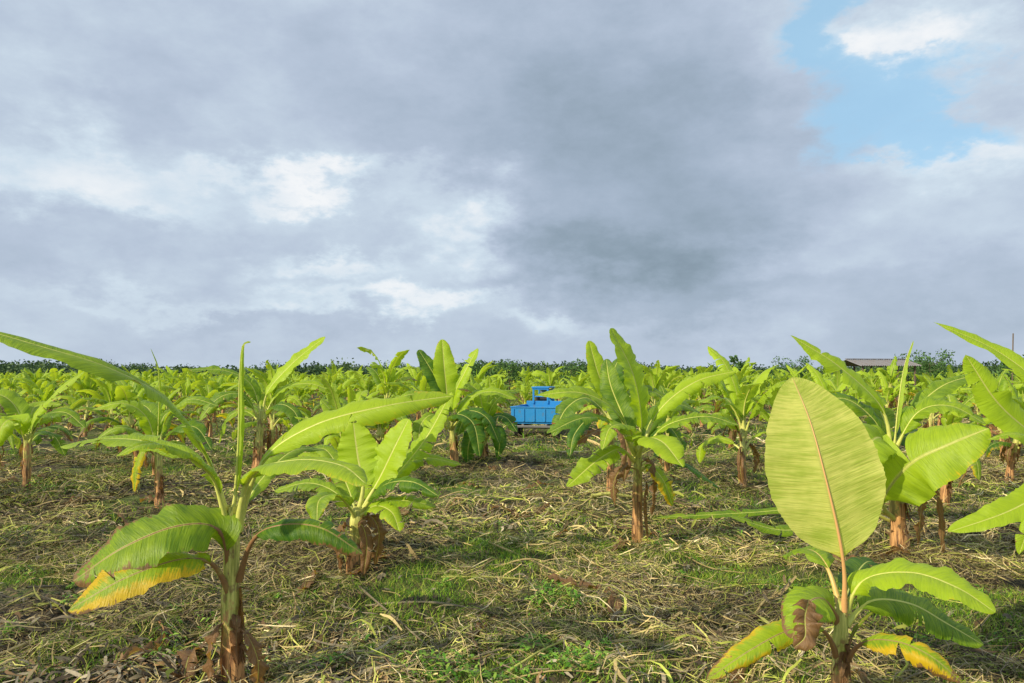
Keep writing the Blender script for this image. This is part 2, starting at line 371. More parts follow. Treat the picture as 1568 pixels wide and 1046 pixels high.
C = [dict(q=[(978,690,0),(982,640,-.05),(968,570,-.1),(935,503,-.1)], h=25, n=(.75,-.7,.2), pet=.15, fold=.3, droop=.2, shade=.75, tears=0),
     dict(q=[(980,690,0),(1010,628,0),(1065,585,.1),(1128,568,.2)], h=19, n=(-.3,-.8,.8), pet=.2, shade=.85, tears=2),
     dict(q=[(982,690,0),(1020,652,-.1),(1080,638,-.2),(1132,652,-.3)], h=16, n=n0, pet=.2, shade=.45),
     dict(q=[(975,690,0),(945,632,-.1),(890,602,-.2),(818,606,-.2)], h=20, n=n0, pet=.2, shade=.6),
     dict(q=[(973,695,0),(945,650,-.2),(895,640,-.5),(838,664,-.7)], h=17, n=(-.1,-.4,1), pet=.2, shade=.3, tears=5),
     dict(q=[(978,695,0),(990,672,-.3),(1015,678,-.6),(1046,716,-.8)], h=28, n=(.1,-.7,.8), pet=.15, shade=.75, tears=2),
     dict(q=[(974,705,0),(950,688,-.2),(915,705,-.4),(868,746,-.6)], h=20, n=(-.2,-.7,.7), pet=.2, shade=.65),
     dict(q=[(980,710,0),(1010,698,.2),(1050,712,.3),(1102,748,.3)], h=15, n=(.2,-.3,1), pet=.2, shade=.08),
     dict(q=[(980,725,0),(995,715,-.1),(1015,735,-.2),(1030,775,-.2)], h=16, n=(.5,-.8,.3), yel=.9, brn=.35, shade=.6),
     dict(q=[(975,690,0),(955,640,.2),(935,590,.3),(928,550,.4)], h=20, n=(-.4,-.8,.3), shade=.3),
     dict(q=[(976,690,0),(962,655,-.3),(935,655,-.5),(922,690,-.6)], h=18, n=(-.3,-.5,.8), shade=.55),
     dict(q=[(980,690,0),(1000,640,.3),(1040,620,.5),(1080,640,.6)], h=18, n=n0, shade=.35),
     dict(q=[(980,690,0),(998,660,.2),(1025,655,.2),(1050,690,.2)], h=18, n=n0, shade=.2),
     dict(q=[(974,720,0),(955,715,-.1),(940,740,-.1),(942,775,-.1)], h=11, n=(-1,-.6,.2), fold=1, droop=.8, brn=1, wav=.3, pr=.005),
     dict(q=[(980,710,0),(994,705,-.15),(1002,730,-.2),(998,790,-.2)], h=9, n=(1,-.6,.2), fold=1, droop=.8, brn=1, wav=.3, pr=.005),
     dict(q=[(980,730,0),(990,740,-.1),(988,780,-.12),(993,835,-.1)], h=3, n=(0,-1,.2), brn=1, pr=.004)]
hero('banana_plant', 7.1, (976,828), (978,680), C, .058, .042, .7)

C2 = [dict(q=[(935,640,0),(925,600,0),(912,560,0),(902,522,.1)], h=15, n=(.3,-1,.2), pet=.2, shade=.7, tears=0),
      dict(q=[(935,640,0),(945,600,0),(940,570,0),(950,545,.1)], h=14, n=(-.6,-1,.2), pet=.2, shade=.15),
      dict(q=[(935,640,0),(900,610,0),(868,625,-.2),(846,668,-.3)], h=19, n=n0, shade=.3, tears=6),
      dict(q=[(935,645,0),(905,640,-.2),(880,665,-.5),(872,700,-.6)], h=13, n=n0, shade=.15),
      dict(q=[(935,645,0),(960,610,.2),(1000,600,.3),(1030,625,.3)], h=15, n=n0, shade=.4),
      dict(q=[(935,655,0),(915,660,-.2),(890,672,-.4),(868,690,-.4)], h=9, n=n0, brn=1, wav=.3),
      dict(q=[(935,665,0),(950,660,-.2),(960,690,-.3),(955,740,-.3)], h=10, n=(0,-1,.3), brn=1, fold=1, wav=.3)]
hero('banana_plant', 9.8, (937,765), (935,640), C2, .065, .045)

Dl = [dict(q=[(1291,935,0),(1292,880,-.02),(1284,820,-.03),(1262,725,0),(1240,645,.08),(1213,578,.2)], h=82, n=(.1,1,-.1), pet=.21, fold=.22, droop=.12, shade=1.2, tears=0, p=.80, pw=.60, pr=.0085, wav=.03, pink=.9, M=10, NS=70, yel=.1, brn=.1, edge=.3),
      dict(q=[(1292,935,0),(1325,887,-.05),(1395,877,-.2),(1465,900,-.35),(1524,938,-.45)], h=38, n=(.05,-.55,1), pet=.10, fold=.3, droop=.4, shade=.75, tears=1, edge=.6, brn=.2),
      dict(q=[(1295,955,0),(1335,920,.05),(1395,925,.1),(1450,955,.1),(1506,988,.05)], h=36, n=(.1,-.6,.8), pet=.12, fold=.1, droop=.6, shade=.35, tears=5),
      dict(q=[(1286,950,0),(1262,918,-.1),(1236,925,-.25),(1212,978,-.35)], h=40, n=(-.3,-.7,.7), pet=.1, fold=.1, droop=.7, shade=.55, tears=1, brn=.62),
      dict(q=[(1238,918,-.28),(1232,945,-.36),(1232,975,-.4),(1215,992,-.4)], h=20, n=(0,-1,.2), pet=0, fold=.8, droop=.5, brn=1, wav=.3, pr=.002, tears=4),
      dict(q=[(1286,1010,0),(1262,965,-.08),(1210,965,-.2),(1150,995,-.3),(1083,1040,-.35)], h=23, n=(-.2,-.7,.8), pet=.22, fold=.3, droop=.6, shade=.75, yel=.8, brn=.6, tears=5),
      dict(q=[(1293,1025,0),(1320,985,-.08),(1370,982,-.2),(1425,1005,-.3),(1480,1052,-.35)], h=25, n=(.2,-.7,.7), pet=.25, fold=.3, droop=.6, shade=.6, yel=1.3, brn=.75, tears=6),
      dict(q=[(1290,935,0),(1268,870,.1),(1240,842,.3),(1200,850,.5)], h=28, n=(0,-.5,.8), pet=.3, shade=.45, pink=.6),
      dict(q=[(1294,1000,0),(1312,960,.02),(1345,930,.05)], h=3, n=n0, brn=.6, pr=.009),
      dict(q=[(1290,935,0),(1305,890,.3),(1330,860,.6),(1360,880,.8)], h=24, n=n0, shade=.15)]
hero('banana_plant', 3.45, (1292,1100), (1291,915), Dl, .045, .030, 1.0)

E = [dict(q=[(1365,690,0),(1350,625,0),(1285,562,-.1),(1210,514,-.1)], h=22, n=(-.3,-.65,.8), pet=.2, shade=.8, fold=.3, tears=1),
     dict(q=[(1378,800,0),(1352,768,-.2),(1392,712,-.5),(1455,680,-.7),(1514,656,-.8)], h=50, n=(-.25,-.95,.6), pet=.2, fold=.1, droop=.2, shade=.70, tears=1, M=8, edge=.6),
     dict(q=[(1370,690,0),(1376,620,0),(1385,560,.1),(1398,522,.1)], h=4, n=(1,0,0), fold=1.2, droop=-.7, tears=0, shade=.8, brn=0),
     dict(q=[(1362,690,0),(1335,640,.1),(1285,610,.2),(1225,640,.3)], h=24, n=n0, shade=.3, pet=.15),
     dict(q=[(1368,690,0),(1405,632,-.1),(1455,622,-.2),(1510,650,-.3)], h=22, n=n0, shade=.55, pet=.15),
     dict(q=[(1362,700,0),(1350,672,-.3),(1332,680,-.5),(1318,738,-.6)], h=34, n=(-.1,-.9,.5), shade=.6, pet=.1, tears=2),
     dict(q=[(1368,690,0),(1400,630,.1),(1445,590,.2),(1505,572,.3)], h=20, n=n0, shade=.45),
     dict(q=[(1372,790,0),(1310,778,-.2),(1210,812,-.4),(1115,790,-.5)], h=14, n=n0, shade=.45, pet=.3),
     dict(q=[(1372,800,.1),(1300,775,0),(1150,785,-.1),(1003,793,-.1)], h=9, n=n0, shade=.4, pet=.4),
     dict(q=[(1365,690,0),(1352,640,.3),(1330,600,.5),(1300,590,.6)], h=20, n=n0, shade=.5),
     dict(q=[(1366,700,0),(1385,665,.3),(1420,670,.5),(1440,720,.6)], h=24, n=n0, shade=.1),
     dict(q=[(1362,700,0),(1330,660,.3),(1290,665,.5),(1265,710,.6)], h=22, n=n0, shade=.15),
     dict(q=[(1375,740,0),(1395,725,-.1),(1410,760,-.2),(1405,835,-.2)], h=12, n=(.6,-1,.2), brn=1, wav=.3, pr=.006),
     dict(q=[(1375,760,0),(1395,745,-.1),(1435,760,-.2),(1445,865,-.2)], h=5, n=(0,-1,.2), brn=1, wav=.3, pr=.006)]
hero('banana_plant', 6.6, (1381,850), (1366,690), E, .08, .05, .8)

Gp = [dict(q=[(1660,730,0),(1600,680,-.1),(1530,620,-.2),(1478,543,-.2)], h=28, n=(-.5,-.7,.6), shade=.75, fold=.3, tears=2),
      dict(q=[(1660,720,0),(1610,610,0),(1530,540,.1),(1428,493,.2)], h=18, n=(-.4,-.5,.8), shade=.8, tears=1),
      dict(q=[(1660,740,0),(1620,745,-.2),(1540,785,-.4),(1452,815,-.4)], h=22, n=(-.1,-.6,.8), shade=.82),
      dict(q=[(1660,740,0),(1610,690,-.3),(1560,665,-.5),(1508,674,-.5)], h=14, n=n0, shade=.6),
      dict(q=[(1660,760,0),(1620,770,-.3),(1580,800,-.5),(1560,850,-.5)], h=18, n=n0, shade=.7),
      dict(q=[(1660,730,0),(1700,650,.1),(1780,620,.1),(1850,660,.1)], h=22, n=n0, shade=.7)]
hero('banana_plant', 5.6, (1662,905), (1660,715), Gp, .07, .045)

H = [dict(q=[(400,640,0),(410,600,0),(450,555,0),(498,516,.1)], h=15, n=(-.6,-.7,.4), pet=.2, shade=.8, fold=.4, tears=0),
     dict(q=[(400,640,0),(385,590,0),(345,568,-.1),(288,566,-.2)], h=13, n=n0, shade=.4),
     dict(q=[(402,640,0),(430,598,0),(475,588,-.2),(520,606,-.3)], h=13, n=n0, shade=.6),
     dict(q=[(398,640,0),(370,605,-.2),(335,610,-.4),(305,645,-.5)], h=15, n=n0, shade=.35),
     dict(q=[(402,645,0),(425,620,-.3),(450,630,-.5),(465,665,-.6)], h=14, n=n0, shade=.25),
     dict(q=[(398,645,0),(375,630,.3),(350,640,.3),(335,680,.4)], h=12, n=n0, shade=.5),
     dict(q=[(400,640,0),(395,600,.3),(380,585,.5),(340,600,.8)], h=12, n=n0, shade=.6)]
hero('banana_plant', 12.0, (393,720), (400,630), H, .08, .055)

I = [dict(q=[(688,650,0),(684,600,0),(680,560,0),(677,520,.1)], h=18, n=(.1,-1,.2), shade=.75, tears=0),
     dict(q=[(688,650,0),(680,605,0),(662,570,0),(641,536,.1)], h=16, n=(.5,-.8,.3), shade=.2, tears=1),
     dict(q=[(690,650,0),(696,605,0),(712,570,0),(732,533,.1)], h=14, n=(-.6,-.7,.3), shade=.8),
     dict(q=[(690,650,0),(720,610,0),(755,600,-.2),(790,612,-.3)], h=13, n=n0, shade=.6),
     dict(q=[(685,650,0),(660,610,-.3),(625,605,-.4),(590,625,-.4)], h=14, n=n0, shade=.5),
     dict(q=[(692,655,0),(715,630,-.4),(745,640,-.6),(765,680,-.6)], h=15, n=n0, shade=.1),
     dict(q=[(690,655,0),(700,635,-.5),(725,650,-.7),(735,700,-.8)], h=15, n=n0, shade=.15),
     dict(q=[(685,655,0),(665,635,-.5),(645,650,-.7),(640,690,-.8)], h=14, n=n0, shade=.45)]
hero('banana_plant', 13.0, (697,716), (690,635), I, .08, .05)

J = [dict(q=[(742,670,0),(750,630,0),(770,605,0),(796,600,.1)], h=13, n=n0, shade=.5),
     dict(q=[(742,670,0),(755,640,-.2),(775,640,-.3),(792,662,-.4)], h=14, n=n0, shade=.12),
     dict(q=[(742,675,0),(735,640,-.2),(715,635,-.3),(700,668,-.4)], h=14, n=n0, shade=.25),
     dict(q=[(742,675,0),(758,655,-.3),(765,675,-.4),(762,705,-.4)], h=13, n=n0, shade=.1),
     dict(q=[(742,675,0),(730,655,-.3),(718,680,-.4),(716,712,-.4)], h=13, n=n0, shade=.1),
     dict(q=[(742,670,0),(738,620,0),(728,595,0),(705,585,.1)], h=13, n=n0, shade=.6),
     dict(q=[(742,670,0),(744,625,.2),(750,600,.3),(748,575,.3)], h=10, n=(0,-1,.3), shade=.6)]
hero('banana_plant', 13.6, (742,708), (742,660), J, .09, .06)

Kp = [dict(q=[(242,690,0),(244,620,0),(243,570,0),(231,534,0)], h=2.6, n=(1,0,0), fold=1, tears=0, shade=.6),
      dict(q=[(242,690,0),(255,640,0),(290,612,-.2),(335,622,-.3)], h=16, n=n0, shade=.45),
      dict(q=[(240,690,0),(225,640,0),(190,618,-.1),(140,628,-.2)], h=16, n=n0, shade=.65),
      dict(q=[(240,695,0),(215,665,-.2),(180,655,-.4),(140,680,-.5)], h=15, n=n0, shade=.5),
      dict(q=[(243,695,0),(265,660,-.2),(300,655,-.4),(325,690,-.5)], h=15, n=n0, shade=.25),
      dict(q=[(240,700,0),(222,690,-.1),(210,715,-.1),(206,755,-.1)], h=12, n=(-.6,-.8,.3), yel=1.1, brn=.5, shade=.6),
      dict(q=[(243,695,0),(250,640,.4),(275,630,.6),(300,650,.8)], h=15, n=n0, shade=.4),
      dict(q=[(241,695,0),(235,640,.4),(215,620,.6),(180,635,.8)], h=15, n=n0, shade=.4)]
hero('banana_plant', 8.8, (246,781), (242,675), Kp, .055, .04, .8)

Lp = [dict(q=[(42,680,0),(58,635,0),(92,598,0),(132,567,.1)], h=13, n=(-.4,-.6,.7), shade=.75),
      dict(q=[(42,680,0),(65,640,-.1),(100,632,-.2),(130,655,-.3)], h=15, n=n0, shade=.35),
      dict(q=[(40,680,0),(25,645,-.2),(5,650,-.4),(-10,690,-.4)], h=21, n=(0,-.8,.6), shade=.75),
      dict(q=[(40,680,0),(28,630,.1),(0,605,.1),(-45,610,.1)], h=16, n=n0, shade=.55),
      dict(q=[(42,685,0),(60,665,.3),(85,670,.5),(100,700,.5)], h=13, n=n0, shade=.3),
      dict(q=[(42,680,0),(48,635,.3),(60,620,.5),(95,620,.5)], h=13, n=n0, shade=.6)]
hero('banana_plant', 9.8, (38,762), (42,665), Lp, .055, .04, .7)

# ------------------------------------------------------------------ field plants
variants = []
for i in range(12):
    a = Acc(); rg = np.random.default_rng(100+i)
    G(a, (0, 0, 0), rg.uniform(.6, .95), rg, NL=int(rg.integers(8, 13)), LL=rg.uniform(.9, 1.35), hw=rg.uniform(.13, .19), NS=18, M=3, r0=.058, spear=rg.random() < .5)
    variants.append(a.obj('banana_plant_mesh', link=False))
taken = [(-1.39,3.73),(-1.28,5.94),(1.2,7.1),(1.32,9.8),(1.55,3.45),(3.48,6.6),(4.34,5.6),(-4.1,12),(-1,13),(-.5,13.6),(-4.2,8.8),(-6.45,9.8),(.6,19.5),(.75,17.5),(.75,21)]
near = [(-2.4,10.2),(7.4,11.0),(5.4,9.2),(-1.9,15.6),(2.6,12.5),(4.4,12.2),(6.2,14.5),(-6.6,13),(-8.8,12.5),(-3,18),(9.6,12.8),(-5.2,16),(2.4,15.8),(3.6,19),
        (-2.3,12.6),(-3.1,14.4),(-.9,16.8),(-1.0,19.6),(2.0,22.3),(-5.6,11.6),(3.3,10.6),(-4.6,14)]
cnt = 0
def put(x, y, coll, sc=None, k=None):
    global cnt
    me = variants[k if k is not None else random.randrange(12)]
    o = bpy.data.objects.new('banana_plant', me); coll.objects.link(o)
    o.location = (x, y, float(gh(x, y))); o.rotation_euler = (random.uniform(-.1, .1), random.uniform(-.1, .1), random.uniform(0, 6.28))
    s = sc or random.uniform(.8, 1.15); o.scale = (s, s, s*random.uniform(.9, 1.08)); cnt += 1
for x, y in near: put(x, y, scene.collection, random.uniform(.9, 1.1)); taken.append((x, y))
far = bpy.data.collections.new('distant_banana_rows')
for iy in range(0, 46):
    for ix in range(-42, 43):
        x = ix*2.1+1.0+random.uniform(-.55, .55); y = 6+iy*2.1+random.uniform(-.6, .6)
        if abs(x) > .82*y+3: continue
        if y < 23 and -1.1+.02*y < x < 1.5: continue
        if y < 11.5 and abs(x) < .72*y+.6 : continue
        if any((x-a)**2+(y-b)**2 < 1.5**2 for a, b in taken): continue
        if 18 < x < 23 and 36 < y < 46: continue
        if random.random() < .06: continue
        if y < 22: put(x, y, scene.collection)
        else: put(x, y, far, random.uniform(.75, 1.15)*(1.25 if random.random() < .08 else 1))
e = bpy.data.objects.new('distant_banana_rows', None); e.instance_type = 'COLLECTION'; e.instance_collection = far
scene.collection.objects.link(e)

# ------------------------------------------------------------------ ground
def axis(lo, hi, c, n, k):
    a = np.arcsinh((lo-c)/k); b = np.arcsinh((hi-c)/k); return c+k*np.sinh(np.linspace(a, b, n))
gx = axis(-1500, 1500, 0, 520, 2.2); gy = axis(-300, 2500, 4.0, 600, 2.0)
X, Y = np.meshgrid(gx, gy); Z = gh(X, Y)
q = gridq(len(gy), len(gx))
build('ground', np.stack([X, Y, Z], -1).reshape(-1, 3), q, mats=(M_GROUND,))

# ------------------------------------------------------------------ litter, straw, grass
def sample(n, y0, y1, wid=.78):
    y = np.sqrt(R.random(n)*(y1**2-y0**2)+y0**2); x = (R.random(n)*2-1)*(y*wid+.6); return x, y
PAL = np.array([(.58,.45,.20),(.40,.32,.14),(.24,.20,.13),(.36,.40,.07),(.06,.043,.026),(.80,.68,.40),(.16,.11,.055),(.48,.48,.13)])
def ribbons(x, y, ln, wd, lift, tilt, pal, pr=None, bendz=.3, seg=3):
    n = len(x); a = R.random(n)*np.pi*2
    pit = R.normal(0, tilt, n); cv = R.normal(0, .45, n)
    V = np.zeros((n, seg+1, 2, 3)); tw0 = R.normal(0, .5, n)
    for i in range(seg+1):
        f = i/seg-.5; aa = a+cv*f*2
        px = x+np.cos(aa)*ln*f; py = y+np.sin(aa)*ln*f
        pz = gh(px, py)+lift+pit*ln*f+bendz*ln*(.25-f*f)*.3
        pz = np.maximum(pz, gh(px, py)+.002)
        tw = tw0+R.normal(0, .25, n); w = wd*(.35+.65*np.cos(f*2.7))
        V[:, i, 0] = np.stack([px-np.sin(aa)*w/2, py+np.cos(aa)*w/2, pz-tw*w/2], 1)
        V[:, i, 1] = np.stack([px+np.sin(aa)*w/2, py-np.cos(aa)*w/2, pz+tw*w/2], 1)
    base = (np.arange(n)*(seg+1)*2)[:, None]
    k = np.arange(seg)[None]*2; Q = np.stack([base+k, base+k+1, base+k+3, base+k+2], -1).reshape(-1, 4)
    c = pal[R.choice(len(pal), n, p=pr)]*(R.uniform(.6, 1.25, n)[:, None])
    tone = .6+.8*np.clip((fbm(x*.6+70, y*.6+20, 3)-.3)/.4, 0, 1)
    c = c*tone[:, None]
    return V.reshape(-1, 3), Q, np.repeat(c, (seg+1)*2, 0)
def merge(L):
    V = []; Q = []; C = []; n = 0
    for v, q, c in L: V.append(v); Q.append(q+n); C.append(c); n += len(v)
    return np.vstack(V), np.vstack(Q), np.vstack(C)
parts = []
pr = np.array([.17,.18,.17,.16,.13,.06,.09,.06]); pr = pr/pr.sum()
for n, y0, y1, l0, l1, w0, w1 in ((75000, 2.4, 7, .05, .30, .002, .007), (70000, 6.5, 15, .1, .42, .004, .011), (45000, 14, 40, .2, .7, .01, .025)):
    x, y = sample(n, y0, y1); keep = fbm(x*1.3+5, y*1.3, 4)+R.normal(0, .05, n) > .46; x = x[keep]; y = y[keep]; n = len(x)
    parts.append(ribbons(x, y, R.uniform(l0, l1, n), R.uniform(w0, w1, n), np.abs(R.normal(.018, .035, n)), .25, PAL, pr))
# broader chopped leaf strips
x, y = sample(7000, 2.4, 12); keep = fbm(x*.9+15, y*.9, 3) > .47; x = x[keep]; y = y[keep]; n = len(x)
parts.append(ribbons(x, y, R.uniform(.08, .35, n), R.uniform(.008, .022, n), np.abs(R.normal(.02, .03, n)), .3, PAL[[1,2,3,6,7,0,2,3]], None, 1.0, 5))
V, Q, Cc = merge(parts); build('straw_mulch', V, Q, Cc, mats=(M_STRAW,))
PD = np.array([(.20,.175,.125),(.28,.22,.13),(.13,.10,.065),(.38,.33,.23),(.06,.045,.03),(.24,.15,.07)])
parts = []
for n, y0, y1, l0, l1 in ((9000, 2.4, 7, .015, .08), (8000, 6.5, 16, .03, .11)):
    x, y = sample(n, y0, y1); keep = fbm(x*.7+50, y*.7, 3)+R.normal(0, .05, n) > .50; x = x[keep]; y = y[keep]; n = len(x)
    l = R.uniform(l0, l1, n); parts.append(ribbons(x, y, l, l*R.uniform(.15, .4, n), np.abs(R.normal(.012, .015, n)), .35, PD, bendz=1.0, seg=5))
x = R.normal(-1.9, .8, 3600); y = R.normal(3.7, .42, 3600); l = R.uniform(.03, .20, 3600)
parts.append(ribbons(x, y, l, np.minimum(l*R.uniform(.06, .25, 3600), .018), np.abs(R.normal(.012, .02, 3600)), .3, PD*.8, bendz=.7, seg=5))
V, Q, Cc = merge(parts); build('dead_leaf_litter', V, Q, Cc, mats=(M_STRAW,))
# dead banana leaves lying on the soil
a = Acc(); rg = np.random.default_rng(5)
spots = [(-2.05,4.25),(-1.75,4.0),(-1.15,6.2),(-1.5,5.5),(1.35,7.4),(1.0,6.8),(1.5,10.3),(1.05,11.5),(1.35,12.2),(3.2,6.4),(3.8,6.9),(-4,8.6),(-4.4,9.1),(1.75,3.7),(1.2,3.9),(-.2,4.6),(.7,5.0),(2.4,5.2),(-2.8,6.2),(0,8.6),(-.6,10.6)]
for i in range(40): yy_ = math.sqrt(random.uniform(20, 200)); spots.append((random.uniform(-.7, .7)*yy_, yy_))
for (x, y) in spots:
    an = rg.uniform(0, 6.28); l = rg.uniform(.25, .7); P = []
    for j in range(5):
        an += rg.uniform(-.3, .3); px = x+math.cos(an)*l*(j-2)/4; py = y+math.sin(an)*l*(j-2)/4
        P.append((px, py, float(gh(px, py))+rg.uniform(.02, .08)))
    leaf(a, P, rg.uniform(.025, .07), n=(rg.uniform(-.6, .6), rg.uniform(-.6, .6), 1), pet=.1, fold=rg.uniform(.5, 1.3), droop=rg.uniform(-.2, 1), tears=5, brn=1, yel=0, wav=.35, NS=20, M=4, pr=.006, rng=rg)
a.obj('fallen_banana_leaves')
def sticks(name, data):
    a = Acc()
    for (x0, y0, x1, y1, r) in data:
        m = np.array([(x0+x1)/2+random.uniform(-.03, .03), (y0+y1)/2+random.uniform(-.03, .03)])
        P = [np.array([x0, y0, gh(x0, y0)+r+random.uniform(.005, .03)]), np.array([m[0], m[1], gh(*m)+r+.02+random.uniform(0, .02)]), np.array([x1, y1, gh(x1, y1)+r+random.uniform(.005, .03)])]
        Pp, L = catmull(P, 10); c = PAL[random.choice([0, 1, 1, 2, 2, 7])]*random.uniform(.7, 1.1)
        tube(a, Pp, np.full(10, r)*np.linspace(1, .6, 10)*(1+.15*np.random.default_rng(int(r*1e5)).standard_normal(10)), 6, np.tile(c, (10, 1)), 0)
    return build(name, np.vstack(a.V), np.vstack(a.Q), np.vstack(a.C), mats=(M_STRAW,))
def gp(a, b):
    d = EYE*FOC/(b-575); return ((a-784)/FOC*d, d)
S = []
for a_, b, c, d, r in ((548,908,680,1012,.009),(560,925,765,942,.011),(640,975,735,925,.008),(750,846,905,912,.010),(676,898,800,900,.009),(1000,950,1115,1000,.013),(1010,975,1080,985,.009),(860,850,1000,900,.010),
                      (775,1030,870,985,.009),(905,770,965,768,.03),(0,840,45,855,.010),(600,845,735,815,.008),(300,955,400,945,.009),(830,870,1010,890,.009),(1040,850,1140,880,.008),(880,670,930,690,.05),(690,925,680,945,.010)):
    S.append((*gp(a_, b), *gp(c, d), r))
for i in range(800):
    y = math.sqrt(random.uniform(2.6**2, 15**2)); x = random.uniform(-.75, .75)*y; an = random.gauss(0, .9); l = random.uniform(.12, .7)
    S.append((x, y, x+math.cos(an)*l, y+math.sin(an)*l, random.uniform(.003, .009)))
sticks('fallen_stalks', S)
PG = np.array([(.14,.32,.02),(.27,.48,.04),(.42,.58,.06),(.46,.50,.10),(.07,.18,.015)])
def grass(n, y0, y1, h0, h1, w, th):
    x, y = sample(n, y0, y1); keep = fbm(x*.8+90, y*.8+4, 4)+R.normal(0, .03, n) > th; x = x[keep]; y = y[keep]; n = len(x)
    a = R.random(n)*6.283; h = R.uniform(h0, h1, n)*R.uniform(.5, 1, n); lean = R.uniform(.2, 1.3, n); b = R.random(n)*6.283
    z = gh(x, y); V = np.zeros((n, 4, 2, 3))
    for i in range(4):
        f = i/3; cx = x+np.cos(a)*lean*h*f**1.6; cy = y+np.sin(a)*lean*h*f**1.6; cz = z+h*(f-.35*f*f)
        ww = w*(1-f*.92)/2
        V[:, i, 0] = np.stack([cx-np.cos(b)*ww, cy-np.sin(b)*ww, cz], 1); V[:, i, 1] = np.stack([cx+np.cos(b)*ww, cy+np.sin(b)*ww, cz], 1)
    base = (np.arange(n)*8)[:, None]; k = np.arange(3)[None]*2
    Q = np.stack([base+k, base+k+1, base+k+3, base+k+2], -1).reshape(-1, 4)
    c = PG[R.choice(5, n)]*R.uniform(.7, 1.2, n)[:, None]
    return V.reshape(-1, 3), Q, np.repeat(c, 8, 0)
V, Q, Cc = merge([grass(95000, 2.4, 7, .03, .14, .006, .49), grass(90000, 6.5, 16, .05, .18, .009, .475), grass(70000, 15, 45, .08, .28, .025, .45)])
build('grass', V, Q, Cc, mats=(M_GRASS,))
def weeds(name, spots):
    Vs = []; Qs = []; Cs = []; n = 0
    for (x, y, r, k) in spots:
        for i in range(k):
            a = random.uniform(0, 6.28); rr = r*math.sqrt(random.random()); px = x+math.cos(a)*rr; py = y+math.sin(a)*rr
            z = float(gh(px, py))+random.uniform(.01, 1.1*r*(1-rr/r*.6)); b = random.uniform(0, 6.28); l = random.uniform(.025, .06)*(.7+r); w = l*random.uniform(.3, .5)
            d = np.array([math.cos(b), math.sin(b), random.uniform(-.4, .6)]); s = np.array([-math.sin(b), math.cos(b), random.uniform(-.4, .4)])
            p = np.array([px, py, z]); u = np.array([0, 0, .006])
            v = [p-s*.002, p+s*.002, p+d*l*.3+s*w*.45+u, p+d*l*.3-s*w*.45+u, p+d*l*.62+s*w*.4+u, p+d*l*.62-s*w*.4+u, p+d*l+s*.002, p+d*l-s*.002]
            Vs += v; Qs += [(n, n+1, n+2, n+3), (n+3, n+2, n+4, n+5), (n+5, n+4, n+6, n+7)]; n += 8
            c = np.array(random.choice([(.14,.34,.03),(.24,.46,.05),(.10,.26,.03),(.34,.52,.08)]))*random.uniform(.8, 1.2); Cs += [c]*8
    build(name, np.array(Vs), np.array(Qs), np.array(Cs), mats=(M_GRASS,))
sp = [(*gp(848,935), .18, 220), (*gp(835,915), .12, 110), (*gp(880,1030), .18, 180), (*gp(690,1035), .18, 170), (*gp(640,1040), .14, 110), (*gp(500,1030), .12, 90), (*gp(430,975), .09, 60), (*gp(550,1000), .1, 60),
      (*gp(60,760), .22, 150), (*gp(15,970), .08, 50), (*gp(1010,840), .14, 80), (*gp(1130,820), .15, 70), (*gp(780,1040), .14, 110), (*gp(1180,845), .1, 50), (*gp(930,990), .1, 70), (*gp(820,1000), .12, 90), (*gp(250,1020), .1, 50), (*gp(110,930), .1, 50)]
for i in range(900):
    y = math.sqrt(random.uniform(2.6**2, 20**2)); x = random.uniform(-.75, .75)*y
    if fbm(x*.8+90, y*.8+4, 4) > .45: sp.append((x, y, random.uniform(.03, .12), random.randint(8, 34)))
weeds('broadleaf_weeds', sp)

# ------------------------------------------------------------------ distant tree belt
def treeline():
    Vs = []; Cs = []
    nT = 1000
    x = R.uniform(-125, 125, nT); y = R.uniform(112, 150, nT)
    hN = 2.5+2.3*fbm(x*.06+4, y*0+2, 4)+R.uniform(-.3, .3, nT)+(R.random(nT) < .03)*R.uniform(.4, 1.0, nT)
    per = 150
    for i in range(nT):
        rx = R.uniform(1.8, 3.2); h = hN[i]
        u = R.normal(size=(per, 3)); u /= np.linalg.norm(u, axis=1)[:, None]; rr = R.random(per)[:, None]**.5
        lump = 1+.12*np.sin(u[:, :1]*5+i)*np.cos(u[:, 2:]*4+i*2)
        p = u*rr*lump*np.array([rx, rx, h*.44])+np.array([x[i], y[i], h*.5])
        p[:, 2] = np.maximum(p[:, 2], .1)
        a = R.normal(size=(per, 3)); a /= np.linalg.norm(a, axis=1)[:, None]; b = np.cross(a, R.normal(size=(per, 3))); b /= np.linalg.norm(b, axis=1)[:, None]
        s = R.uniform(.15, .32, (per, 1)); Vs.append(np.stack([p-a*s, p-b*s*.6, p+a*s, p+b*s*.6], 1).reshape(-1, 3))
        c = np.array([(.06,.12,.045),(.08,.15,.055),(.05,.10,.05),(.10,.17,.05)])[R.integers(4)]*R.uniform(.7, 1.2, (per, 1)); Cs.append(np.repeat(c, 4, 0))
    V = np.vstack(Vs); build('distant_tree_line', V, np.arange(len(V)).reshape(-1, 4), np.vstack(Cs), mats=(M_TREE,), smooth=False)
treeline()
